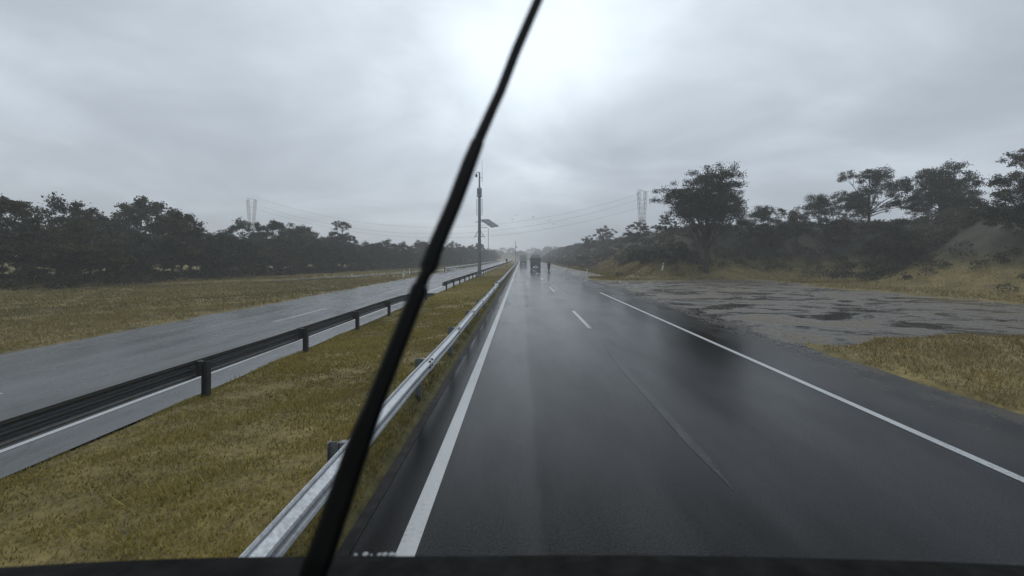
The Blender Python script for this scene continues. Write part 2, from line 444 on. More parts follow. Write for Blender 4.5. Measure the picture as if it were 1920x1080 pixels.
# ------------------------------------------------------------------ terrain
def ss(a, b, x):
    t = np.clip((x - a) / (b - a), 0, 1); return t * t * (3 - 2 * t)
def wob(x, y, k=1.0):
    return (np.sin(x * .83 * k + 1.3) * np.cos(y * .57 * k + .4) + .5 * np.sin(x * 1.9 * k - y * 1.3 * k) + .35 * np.cos(y * 2.7 * k + x * .6 * k + 2)) / 1.85
APX0, APX1, APY0, APY1 = 8.0, 27.0, 15.0, 52.0
def frontage_x(y):                 # centre line of the side road on the left
    return np.interp(y, [20, 45, 62, 82, 100, 120], [-44, -30, -23.5, -18.6, -16.0, -14.6])
def bank_d(x, y):
    d1 = np.minimum(x - 12.0 - .8 * wob(x * .1, y * .12), (y - 55.0 - 1.5 * wob(x * .2, 3.0)) * .9)
    d2 = x - 33.0 - 2.0 * wob(3.0, y * .15)
    return np.maximum(d1, d2)
def H(x, y):
    x = np.asarray(x, float); y = np.asarray(y, float)
    z = .07 + .03 * wob(x, y)
    # median: low crown
    med = ss(-6.25, -5.6, x) * (1 - ss(-1.95, -1.56, x))
    z = np.where((x > -6.3) & (x < -1.5), -.06 + med * (.19 + .04 * wob(x * 1.4, y) + .05 * np.sin((x + 6.2) / 4.7 * np.pi)), z)
    # carriageways
    z = np.where((x >= -1.5) & (x <= 8.0), -.06, z)
    t = ss(8.0, 8.7, x + .25 * wob(x * 1.1, y * .9)); z = np.where((x > 8.0) & (x < 9.2), -.06 + t * (z + .06), z)
    z = np.where((x <= -6.25) & (x >= -13.6), -.06, z)
    t = 1 - ss(-14.6, -13.6, x + .3 * wob(x, y)); z = np.where((x < -13.6) & (x > -14.9), -.06 + t * (z + .06), z)
    # lay-by of wet gravel on the right
    wb = 1.3 * wob(x * .45, y * .4) + .4 * wob(x * 1.3, y * 1.2)
    ap = ss(APX0 - .4, APX0 + .2, x) * (1 - ss(APX1 - 1, APX1 + 1.2, x + wb)) * ss(APY0 - 1, APY0 + 1.5, y + wb) * (1 - ss(APY1 - 1.2, APY1 + 1.0, y + wb - .25 * np.maximum(x - 12, 0)))
    z = z * (1 - ap) + ap * -.07
    # wet strip of gravel along the far shoulder
    ap2 = ss(7.8, 8.3, x) * (1 - ss(11.2, 12.6, x + .5 * wob(x * .8, y * .5))) * ss(59, 64, y + 1.5 * wob(x * .9, y * .4))
    z = z * (1 - ap2) + ap2 * -.06
    # embankment on the right
    d = bank_d(x, y)
    b = ss(0, 15, d) * (6.6 + .9 * ss(90, 220, y)) + ss(-1.5, 3, d) * .25
    b = b * (1 + .10 * wob(x * .21, y * .17)) * (1 - .8 * ss(330, 470, y))
    z = z + np.where(d > -2, b, 0)
    # left side road
    fx = frontage_x(y); fr = (1 - ss(1.6, 2.3, np.abs(x - fx) + .25 * wob(x, y))) * ss(20, 26, y) * (1 - ss(112, 118, y))
    z = np.where(x < -13.8, z * (1 - fr) + fr * -.05, z)
    # gentle rise under the left thicket and far hills
    z = z + np.where(x < -24, ss(24, 60, -x) * 1.2, 0)
    z = z + 10.0 * ss(400, 640, y) * (1 + .25 * wob(x * .012, y * .01)) + 5 * ss(120, 400, np.abs(x)) * ss(60, 260, y)
    return z
def grid_mesh(name, xs, ys, zf, mat):
    X, Y = np.meshgrid(xs, ys); Z = zf(X, Y)
    v = np.stack([X, Y, Z], -1).reshape(-1, 3); nx, ny = len(xs), len(ys)
    i = (np.arange(ny - 1)[:, None] * nx + np.arange(nx - 1)[None, :]).ravel()
    f = np.stack([i, i + 1, i + nx + 1, i + nx], -1).ravel()
    o = np_mesh(name, v, f, 4, mat)
    o.data.polygons.foreach_set('use_smooth', [True] * len(o.data.polygons))
    return o
xs = np.unique(np.concatenate([np.linspace(-620, -120, 26), np.linspace(-120, -50, 36), np.linspace(-50, -15, 71), np.linspace(-15, -13.4, 9), [-10],
     np.linspace(-6.4, -1.4, 41), [2, 5], np.linspace(7.8, 9.4, 13), np.linspace(9.4, 40, 103), np.linspace(40, 110, 36), np.linspace(110, 620, 27)]).round(4))
ys = np.unique(np.concatenate([np.linspace(-60, 0, 16), np.linspace(0, 70, 176), np.linspace(70, 140, 71), np.linspace(140, 340, 68), np.linspace(340, 800, 47)]).round(4))
tag(grid_mesh('ground', xs, ys, H, M['ground']), kind='structure')

def stones():
    V = []; F = []; T = []
    n = 5200
    for k in range(n):
        yy = rnd.uniform(12.5, 54); x = 7.6 + abs(rnd.gauss(0, 1.0)) if k % 3 == 0 else rnd.uniform(8, 30)
        r_ = rnd.uniform(.008, .035) * (1 + yy / 60); b = len(V); a0 = rnd.random() * 6.28
        for zz, q in ((-.3, 1.0), (.35, .85)):
            for i in range(5):
                a = a0 + i * 1.2566; w = r_ * q * rnd.uniform(.75, 1.2); V.append((x + w * math.cos(a), yy + w * math.sin(a), .004 + r_ * zz))
        V.append((x, yy, .004 + r_ * .7))
        for i in range(5):
            j = (i + 1) % 5
            F += [b + i, b + j, b + 5 + j, b + i, b + 5 + j, b + 5 + i, b + 5 + i, b + 5 + j, b + 10]
    return tag(np_mesh('gravel_stones', np.array(V), np.array(F), 3, simple('wet_stones', (.10, .095, .085), .4, 0, .5, 3)), 'loose wet stones scattered over the gravel lay-by', 'gravel', kind='stuff')
stones()
def sheet(name, pts_l, pts_r, z, mat):
    mb = MB(); n = len(pts_l)
    vs = [(x, y, z) for x, y in pts_l] + [(x, y, z) for x, y in pts_r]
    mb.add(vs, [(i, n + i, n + i + 1, i + 1) for i in range(n - 1)])
    return tag(mb.build(name, mat), kind='structure')
YL = [-55, 0, 40, 100, 200, 430]
sheet('road', [(-1.62, y) for y in YL], [(9.0, y) for y in YL], 0.0, M['asphalt'])
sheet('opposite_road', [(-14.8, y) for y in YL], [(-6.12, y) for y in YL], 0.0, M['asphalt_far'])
fy = list(range(20, 119, 4))
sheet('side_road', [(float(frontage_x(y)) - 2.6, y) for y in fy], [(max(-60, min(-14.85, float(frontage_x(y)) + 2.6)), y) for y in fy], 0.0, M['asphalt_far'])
gy = [12 + .12 * k for k in range(395)]
sheet('gravel_lay_by', [(8.25 + .35 * math.sin(y * .37) + .16 * math.sin(y * 1.1 + 1) + .07 * math.sin(y * 2.9) + rnd.uniform(-.16, .16) + 1.2 * max(0, (17 - y) / 5) ** 2, y) for y in gy], [(31, y) for y in gy], .004, M['gravel'])
# painted lines, each a sheet of its own
sheet('left_edge_line', [(-1.10, y) for y in YL], [(-.925, y) for y in YL], .004, M['paint'])
sheet('right_edge_line', [(5.80, y) for y in (-55, 0, 20, 35)], [(5.94, y) for y in (-55, 0, 20, 35)], .004, M['paint'])
sheet('faded_edge_line', [(5.80, y) for y in (35, 60, 430)], [(5.94, y) for y in (35, 60, 430)], .004, M['ghost'])
sheet('opposite_edge_line', [(-7.15, y) for y in YL], [(-6.92, y) for y in YL], .004, M['paint'])
def dashes(name, x, w, spans, z, mat):
    mb = MB()
    for a, b in spans: mb.add([(x, a, z), (x + w, a, z), (x + w, b, z), (x, b, z)], [(0, 1, 2, 3)])
    return tag(mb.build(name, mat), kind='structure')
dashes('lane_line', 2.46, .15, [(17.2 + 18.6 * k, 22.9 + 18.6 * k) for k in range(0, 18)], .004, M['paint_worn'])
dashes('opposite_lane_line', -10.05, .14, [(4 + 15 * k, 9 + 15 * k) for k in range(0, 24)], .004, M['paint_worn'])
sheet('old_lane_line', [(2.37, 5.2), (2.31, 6.4), (2.32, 10.5), (2.40, 13.2)], [(2.375, 5.2), (2.45, 6.2), (2.46, 10.5), (2.405, 13.2)], .004, M['ghost'])
gz = [57.5 + 1.0 * k for k in range(240)]
sheet('gravel_shoulder', [(8.3 + .3 * math.sin(y * .31) + rnd.uniform(-.12, .12), y) for y in gz], [(12.8, y) for y in gz], .004, M['gravel'])
sheet('kerb_gutter', [(-1.62, y) for y in YL], [(-1.50, y) for y in YL], .006, simple('gutter_dark', (.008, .008, .008), .6, 0, .4, 3, .12))  # narrow strip, darker than the asphalt beside it

# ------------------------------------------------------------------ grass (nobody could count it)
def blades(n, x0, x1, y0, y1, h0, h1, w0, w1, keep=None, clump=.5):
    x = rng.uniform(x0, x1, n); y = rng.uniform(y0, y1, n)
    c = wob(x * 3.1, y * 3.3) + .7 * wob(x * .9 + 5, y * .8)
    k = rng.random(n) < np.clip(.62 + clump * c, .08, 1)
    if keep is not None: k &= keep(x, y)
    x, y, c = x[k], y[k], c[k]; n = len(x)
    z = H(x, y) - .01
    h = rng.uniform(h0, h1, n) * (1 + .35 * c); w = rng.uniform(w0, w1, n)
    a = rng.uniform(0, 2 * np.pi, n); la = rng.uniform(0, 2 * np.pi, n); ln = rng.uniform(.15, .9, n) * h
    dx, dy = np.cos(a) * w, np.sin(a) * w
    p1 = np.stack([x - dx, y - dy, z], -1); p2 = np.stack([x + dx, y + dy, z], -1)
    p3 = np.stack([x + np.cos(la) * ln, y + np.sin(la) * ln, z + h * .85], -1)
    v = np.stack([p1, p2, p3], 1).reshape(-1, 3)
    t = np.clip(.55 + .18 * c + .22 * wob(x * .37 + 2, y * .29) - .22 * ss(-2.4, -1.75, x) * (x < -1.4) + rng.normal(0, .2, n), 0, 1)
    return v, t
def grass_obj(name, sets, mat, label, cat):
    V = np.concatenate([s[0] for s in sets]); T = np.concatenate([s[1] for s in sets])
    o = np_mesh(name, V, np.arange(len(V)), 3, mat, T)
    return tag(o, label, cat, kind='stuff')
kept = lambda x, y: H(x, y) > .012
grass_obj('median_grass', [
    blades(90000, -6.15, -1.56, 1.5, 9, .03, .085, .004, .011, kept),
    blades(80000, -6.15, -1.56, 9, 22, .035, .09, .008, .018, kept),
    blades(9000, -6.15, -1.56, 1.5, 26, .09, .22, .006, .013, lambda x, y: kept(x, y) & (wob(x * 2.2 + 1, y * 1.7) + wob(x * .6, y * .5 + 2) > .75)),
    blades(60000, -6.15, -1.60, 22, 60, .04, .10, .014, .035, kept),
    blades(30000, -6.15, -1.60, 60, 200, .05, .12, .03, .07, kept)], M['grass'],
    'yellow brown mown grass covering the median strip between the guardrails', 'grass')
grass_obj('verge_grass', [
    blades(90000, 8.4, 30, 5, 17, .05, .16, .006, .014, kept, .35),
    blades(60000, 8.3, 34, 46, 80, .07, .24, .015, .04, lambda x, y: (H(x, y) > .03) & (H(x, y) < 2.5), .35),
    blades(30000, 24, 40, 12, 50, .07, .22, .012, .03, lambda x, y: (H(x, y) > .03) & (H(x, y) < 2.5), .35),
    blades(60000, 8.3, 23, 57, 130, .10, .30, .03, .07, lambda x, y: (H(x, y) > .03) & (H(x, y) < 4.2), .35),
    blades(22000, 8.3, 13, 60, 260, .1, .35, .04, .10, lambda x, y: H(x, y) > .03, .35)], M['weeds'],
    'dry brown grass and weeds on the right verge below the embankment', 'grass')
grass_obj('roadside_grass', [
    blades(110000, -34, -13.7, 9, 24, .05, .15, .006, .015, kept, .35),
    blades(90000, -34, -13.7, 24, 60, .06, .18, .014, .035, kept, .35),
    blades(30000, -32, -13.7, 60, 220, .1, .3, .04, .10, kept, .35)], M['weeds'],
    'rough brown grass on the left verge before the dark thicket', 'grass')

# ------------------------------------------------------------------ foliage
def leaf_quads(P, size, tint, flat=.0):
    n = len(P)
    a = rng.normal(size=(n, 3)); a /= np.linalg.norm(a, axis=1, keepdims=True)
    b = rng.normal(size=(n, 3)); b -= (a * b).sum(1, keepdims=True) * a; b /= np.linalg.norm(b, axis=1, keepdims=True)
    L = size * rng.uniform(.6, 1.35, n); wv = L * rng.uniform(.35, .6, n)
    p = np.stack([P - a * L[:, None] * .5, P + b * wv[:, None] * .5, P + a * L[:, None] * .5, P - b * wv[:, None] * .5], 1)
    return p.reshape(-1, 3), tint
def lobe_points(c, r, n, squash=.8, fill=.35):
    d = rng.normal(size=(n, 3)); d /= np.linalg.norm(d, axis=1, keepdims=True)
    d[:, 2] = np.where(d[:, 2] < -.35, -d[:, 2], d[:, 2])
    q = r * (fill + (1 - fill) * rng.random(n) ** .45) * (1 + .16 * np.sin(d[:, 0] * 5 + c[0]) * np.cos(d[:, 1] * 4 + c[1]))
    P = d * q[:, None]; P[:, 2] *= squash
    return P + np.asarray(c)
def make_tree(name, h, rad, trunk_h, nlobe, nleaf, size, mat, label, cat, group=None, low=False, sparse=False, lean=0.0):
    root = empty(name); tag(root, label, cat, group)
    lobes = []
    for i in range(nlobe):
        a = 2.4 * i + rnd.uniform(-.4, .4); q = rad * (.25 + .55 * rnd.random()) if i else 0
        zc = trunk_h + (h - trunk_h) * (rnd.uniform(.10, .80 * (1 - .5 * (q / rad) ** 2)) if i else .66)
        r_ = rad * rnd.uniform(.30, .48) * (1.15 if i == 0 else 1)
        r_ = min(r_, (h - zc) / .78 + .05)
        lobes.append(((q * math.cos(a) + lean * zc, q * math.sin(a), zc), r_))
    if low:
        for i in range(nlobe // 2):
            a = 2.1 * i + rnd.uniform(-.5, .5); q = rad * rnd.uniform(.4, .8)
            lobes.append(((q * math.cos(a), q * math.sin(a), rnd.uniform(.3, .45) * h * .7), rad * rnd.uniform(.3, .42)))
    tb = MB()
    top = Vector((lean * trunk_h, 0, trunk_h + (h - trunk_h) * .35))
    tr = max(.05, h * .018)
    tb.tube([(0, 0, -.5), (.04 * h * .2, 0, trunk_h * .5), (lean * trunk_h, .02, trunk_h), top], [tr * 1.5, tr * 1.1, tr * .9, tr * .4], 7)
    for c, r_ in lobes:
        s_ = Vector((lean * trunk_h * .8, 0, trunk_h * rnd.uniform(.6, 1.0))); e_ = Vector(c)
        mid = (s_ + e_) / 2 + Vector((rnd.uniform(-.1, .1), rnd.uniform(-.1, .1), .08)) * rad * .5
        tb.tube([s_, mid, e_], [tr * .55, tr * .36, tr * .12], 5)
        for _ in range(4 if sparse else 2):
            t_ = e_ + Vector((rnd.uniform(-1, 1), rnd.uniform(-1, 1), rnd.uniform(-.2, 1))) * r_ * .85
            tb.tube([mid.lerp(e_, .6), t_], [tr * .2, tr * .05], 4)
    tb.build('trunk', M['bark'], root)
    Ps = []; Ts = []
    tot = sum(r_ ** 2 for _, r_ in lobes)
    for c, r_ in lobes:
        n = max(30, int(nleaf * r_ ** 2 / tot))
        # leaves gather in clumps within the lobe, so that gaps stay between the clumps
        nc = max(6, n // (75 if sparse else 90)); cc = lobe_points(c, r_, nc, .8, .45)
        k = rng.integers(0, nc, n)
        P = cc[k] + rng.normal(0, r_ * (.13 if sparse else .15), (n, 3)) * np.array([1, 1, .62])
        tc_ = rng.random(nc); Ps.append(P); Ts.append(np.clip(.05 + .8 * tc_[k] + rng.normal(0, .12, n), 0, 1))
    P = np.concatenate(Ps); T = np.concatenate(Ts); keep = P[:, 2] > .1; P = P[keep]; T = T[keep]
    V, T = leaf_quads(P, size, T)
    np_mesh('crown', V, np.arange(len(V)), 4, mat, T, root)
    return root
def put(o, x, y, s=1.0, rz=None, dz=0.0, sz=None):
    o.location = (x, y, float(H(x, y)) - .05 + dz); o.scale = (s, s, sz or s)
    o.rotation_euler = (0, 0, rz if rz is not None else rnd.uniform(0, 6.28))
    return o
TG = 'trees of the dark thicket on the left'
TL = 'dark green bushy tree in the hazy thicket beyond the opposite carriageway'
protos = [make_tree('thicket_tree', 6.4, 3.3, 1.2, 11, 13000, .23, M['leaf_thicket'], TL, 'tree', TG, low=True),
          make_tree('thicket_tree', 5.6, 3.6, 1.0, 12, 13000, .22, M['leaf_thicket'], TL, 'tree', TG, low=True),
          make_tree('thicket_tree', 7.2, 3.0, 1.6, 10, 12000, .23, M['leaf_thicket'], TL, 'tree', TG, low=True),
          make_tree('thicket_tree', 4.6, 2.8, .8, 9, 9000, .20, M['leaf_thicket'], TL, 'tree', TG, low=True)]
used = [False] * 4
def front_x(y): return float(np.interp(y, [0, 30, 60, 90, 130, 200, 330, 420], [-44, -38, -35, -31, -25.5, -19.5, -17.5, -17]))
y = 16.0
spots = []
while y < 330:
    spots.append((front_x(y) + rnd.uniform(-1.2, .8), y, rnd.uniform(.78, 1.08)))
    if y < 200: spots.append((front_x(y) - 4.5 + rnd.uniform(-1, 1), y + 2 + rnd.uniform(-1, 1), rnd.uniform(.9, 1.18)))
    if y < 110: spots.append((front_x(y) - 10 + rnd.uniform(-1.5, 1.5), y + 1 + rnd.uniform(-1, 1), rnd.uniform(.95, 1.3)))
    y += 4.3 * (1 + y / 260)
for k, (x, yy, s) in enumerate(spots):
    i = rnd.choice((0, 1, 2, 3, 0, 1))
    o = copy_tree(protos[i]) if used[i] else protos[i]
    used[i] = True
    put(o, x, yy, s, None, 0.0, s * rnd.uniform(.78, 1.22) * (1 + .22 * max(0, min(1, (yy - 130) / 80))))
tall = make_tree('tall_tree', 10.5, 3.0, 3.5, 12, 10000, .2, M['leaf_tree'], 'tall dark tree rising above the thicket at its left end', 'tree', None, sparse=True)
put(tall, -34.4, 90, 1.0, .6)

# the right side: scrub on the bank (a mass), then trees and bushes one by one
def scrub(n_bush):
    Ps = []; Ts = []
    k = 0
    while k < n_bush:
        yy = 46 + 330 * rnd.random() ** 2.0; x = 11.5 + 40 * rnd.random() ** 1.3
        if rnd.random() < .30: yy = rnd.uniform(10, 80); x = rnd.uniform(14, 75)
        d = float(bank_d(x, yy))
        if d < .8 or d > 24: continue
        if yy < 95 and x < 33 and d < 4.2 + 1.6 * float(wob(x * .5, yy * .5)) and rnd.random() < .93: continue
        z = float(H(x, yy)); r_ = rnd.uniform(.35, 1.0) * (1 + yy / 420)
        n = int(70 + 60 * r_)
        P = lobe_points((x, yy, z + r_ * .15), r_, n, .8, .4); Ps.append(P)
        Ts.append(np.clip(rnd.uniform(.1, .8) + rng.normal(0, .15, n), 0, 1)); k += 1
    P = np.concatenate(Ps); T = np.concatenate(Ts)
    sz = np.clip(.13 + P[:, 1] * .0016, .13, .6)
    V, T = leaf_quads(P, sz, T)
    return tag(np_mesh('scrub', V, np.arange(len(V)), 4, M['leaf_scrub'], T), 'low grey green scrub covering the embankment on the right', 'scrub', kind='stuff')
def undergrowth():
    Ps = []; Ts = []
    for k in range(900):
        yy = 10 + 290 * rnd.random() ** 1.5; x = front_x(yy) + rnd.uniform(-3.5, 3.0)
        r_ = rnd.uniform(.4, 1.15)
        Ps.append(lobe_points((x, yy, float(H(x, yy)) + r_ * .2), r_, int(90 * (.5 + r_)), .85, .35)); Ts.append(np.clip(rnd.uniform(.1, .75) + rng.normal(0, .15, len(Ps[-1])), 0, 1))
    P = np.concatenate(Ps); T = np.concatenate(Ts)
    V, T = leaf_quads(P, np.clip(.14 + P[:, 1] * .0014, .13, .5), T)
    return tag(np_mesh('undergrowth', V, np.arange(len(V)), 4, M['leaf_thicket'], T), 'dark tangled undergrowth along the front of the thicket on the left', 'undergrowth', kind='stuff')
undergrowth()
scrub(1900)
def far_wood():
    Ps = []; Ts = []
    for k in range(420):
        x = rnd.uniform(-420, 420); yy = rnd.uniform(430, 610)
        if abs(x - 0) < 14 and yy < 470: continue
        r_ = rnd.uniform(3, 6.0); n = 150
        Ps.append(lobe_points((x, yy, float(H(x, yy)) + r_ * .5), r_, n, .85, .4)); Ts.append(np.clip(rnd.uniform(.1, .8) + rng.normal(0, .1, n), 0, 1))
    for k in range(240):
        x = rnd.choice((-1, 1)) * rnd.uniform(60, 330); yy = rnd.uniform(200, 430)
        if 10 < x < 120: continue
        r_ = rnd.uniform(2.5, 5.0); n = 170
        Ps.append(lobe_points((x, yy, float(H(x, yy)) + r_ * .5), r_, n, .85, .4)); Ts.append(np.clip(rnd.uniform(.1, .8) + rng.normal(0, .1, n), 0, 1))
    P = np.concatenate(Ps); T = np.concatenate(Ts)
    V, T = leaf_quads(P, 1.5, T)
    return tag(np_mesh('far_wood', V, np.arange(len(V)), 4, M['leaf_thicket'], T), 'pale hazy wood on the far hills at the end of the road', 'wood', kind='stuff')
far_wood()
big = make_tree('big_tree', 13.5, 6.2, 4.2, 20, 40000, .20, M['leaf_tree'], 'large dark tree with spreading drooping branches behind the gravel lay-by', 'tree', None, sparse=True)
put(big, 22.9, 58.0, 1.0, 1.1)
rt = make_tree('round_tree', 3.4, 2.1, .5, 11, 4200, .2, M['leaf_tree'], 'smaller paler tree of a pair on the embankment crest, left', 'tree', None, sparse=True, low=True)
put(rt, 20.2, 139, 1.35, .4, .5)
r2 = copy_tree(rt); r2['label'] = 'fuller dark tree of a pair on the embankment crest, right'; put(r2, 24.6, 139, 1.6, 2.0, .4)
pb = make_tree('spreading_tree', 4.4, 2.6, .5, 11, 4600, .22, M['leaf_tree'], 'bushy tree with thin upright twigs just below the lattice pylon', 'tree', None, sparse=True, low=True)
put(pb, 22.8, 92, 1.15, .9, 0, .95)
p2 = copy_tree(pb); p2['label'] = 'bushy tree under the big tree beside the pylon'; put(p2, 24.6, 80, .9, 2.9)
p3 = copy_tree(pb); p3['label'] = 'hazy small tree where the embankment crest meets the sky farthest off'; put(p3, 20.5, 205, .75, 4.0)
bd = make_tree('dark_bush', 2.6, 2.4, .3, 9, 5200, .17, M['leaf_thicket'], 'dark green bush at the foot of the embankment behind the brown grass', 'bush', None, low=True)
put(bd, 16.6, 64, 1.0, .2)
b2 = copy_tree(bd); b2['label'] = 'dark bush under the large tree at the lay-by edge'; put(b2, 20.2, 61, 1.15, 2.2)
b3 = copy_tree(bd); b3['label'] = 'round dark bush halfway up the far embankment'; put(b3, 15.6, 116, .8, 3.4)
RG = 'trees behind the gravel lay-by on the right'
RL = 'dark tree on the bank at the far right behind the gravel lay-by'
side = make_tree('bank_tree', 7.0, 3.6, 1.6, 12, 20000, .16, M['leaf_tree'], RL, 'tree', RG, low=True)
for k, (x, yy, s) in enumerate([(33, 63, 1.0), (39, 60, 1.2), (37.5, 48, .8), (41, 38, .95), (46, 62, 1.25), (38.5, 26, .75), (44, 31, 1.05), (52, 58, 1.2), (50, 45, 1.1), (43, 18, .9), (30, 71, 1.1), (60, 66, 1.2)]):
    o = side if k == 0 else copy_tree(side)
    put(o, x, yy, s)

# ------------------------------------------------------------------ guardrails
WB = [(.0, .0), (.012, .018), (.012, .045), (.075, .085), (.083, .105), (.075, .128), (.018, .150), (.018, .162), (.075, .184), (.083, .206), (.075, .226), (.012, .267), (.012, .294), (.0, .312)]
def guardrail(name, x, y0, y1, face, mat, pmat, label, step=3.81, z0=.50, ramp_end=0.0, ramp_start=0.0, first=0.0, zoff=0.0, kink=0.0, maxpost=95):
    """face +1: the corrugated front looks towards +X."""
    root = empty(name, (x, y0, 0)); tag(root, label, 'guardrail', 'guardrails along the road')
    prof = [(p * face, q) for p, q in WB] + [((p - .006) * face, q) for p, q in reversed(WB)]
    n = len(prof)
    ys_ = [0.0]; L = y1 - y0
    while ys_[-1] < L: ys_.append(min(L, ys_[-1] + (step if ys_[-1] < 90 else step * 3)))
    vs = []; fs = []
    for j, yy in enumerate(ys_):
        dz = 0.0; dx = .012 * math.sin(j * 2.3); dz += .008 * math.sin(j * 1.7)
        if ramp_end and L - yy < ramp_end: dz -= (1 - (L - yy) / ramp_end) * .72
        if kink and yy < 7: dx -= kink * (1 - yy / 7); dz -= .10 * (1 - yy / 7)
        for p, q in prof: vs.append((p + dx, yy, z0 + q + dz + zoff))
    m = len(ys_)
    for i in range(m - 1):
        for k in range(n):
            fs.append((i * n + k, i * n + (k + 1) % n, (i + 1) * n + (k + 1) % n, (i + 1) * n + k))
    fs.append(tuple(range(n))); fs.append(tuple((m - 1) * n + k for k in range(n)))
    mb = MB().add(vs, fs)
    lap = mb; bl = MB(); yy = first       # lapped joints with their bolts, on the near part of the rail
    while yy < min(L, 60):
        pr = [((p + .005) * face, q * .99 + .001) for p, q in WB] + [((p + .001) * face, q * .99 + .001) for p, q in reversed(WB)]
        vs = [(p, yy - .16, z0 + q + zoff) for p, q in pr] + [(p, yy + .16, z0 + q + zoff) for p, q in pr]
        if not (ramp_end and L - yy < ramp_end + 1):
            lap.add(vs, [(k, (k + 1) % n, n + (k + 1) % n, n + k) for k in range(n)] + [tuple(range(n)), tuple(n + k for k in range(n))])
            for dy_ in (-.10, .10):
                for q in (.055, .135, .177, .25):
                    bl.box((face * .058, yy + dy_, z0 + q + zoff), (.04, .03, .028))
        yy += step
    nb = len(mb.f); mb.add(bl.v, bl.f)
    beam = mb.build('beam', mat, root); beam.data.materials.append(M['bolt'])
    for p in list(beam.data.polygons)[nb:]: p.material_index = 1
    yy = first; c = 0; proto = None
    while yy < L and c < maxpost:
        dz = 0.0
        if ramp_end and L - yy < ramp_end * .6: break
        if proto is None:
            p = MB(); s = -face
            p.box((s * .215, 0, -.15), (.008, .10, 1.86)); p.box((s * .165, 0, -.15), (.092, .008, 1.86)); p.box((s * .115, 0, -.15), (.008, .10, 1.86))
            p.box((s * .055, 0, .655), (.10, .08, .26), None, .006)
            proto = p.build('post', pmat, root); o = proto
        else:
            o = proto.copy(); COL.objects.link(o); o.parent = root
        o.location = (0, yy, zoff); c += 1
        yy += step
    return root
guardrail('guardrail', -1.68, -12, 33.2, 1, M['galv'], M['post'], 'bright galvanised guardrail close on the left of the wet road', first=1.4, ramp_end=0)
guardrail('guardrail', -1.70, 33.9, 330, 1, M['galv'], M['post'], 'far stretch of bright guardrail beyond the break with a bent end', first=1.2, kink=.22)
guardrail('guardrail', -5.70, -12, 33.0, -1, M['galv_dark'], M['post_dark'], 'dark guardrail across the grass whose end dips into the ground', first=1.2, ramp_end=9.0, z0=.49)
guardrail('guardrail', -5.70, 34.3, 330, -1, M['galv_dark'], M['post_dark'], 'dark guardrail behind the camera mast with a free standing end', first=.5, z0=.49)
guardrail('guardrail', -13.6, 84, 300, 1, M['galv'], M['post_dark'], 'pale guardrail on the far side of the opposite carriageway', first=.5)

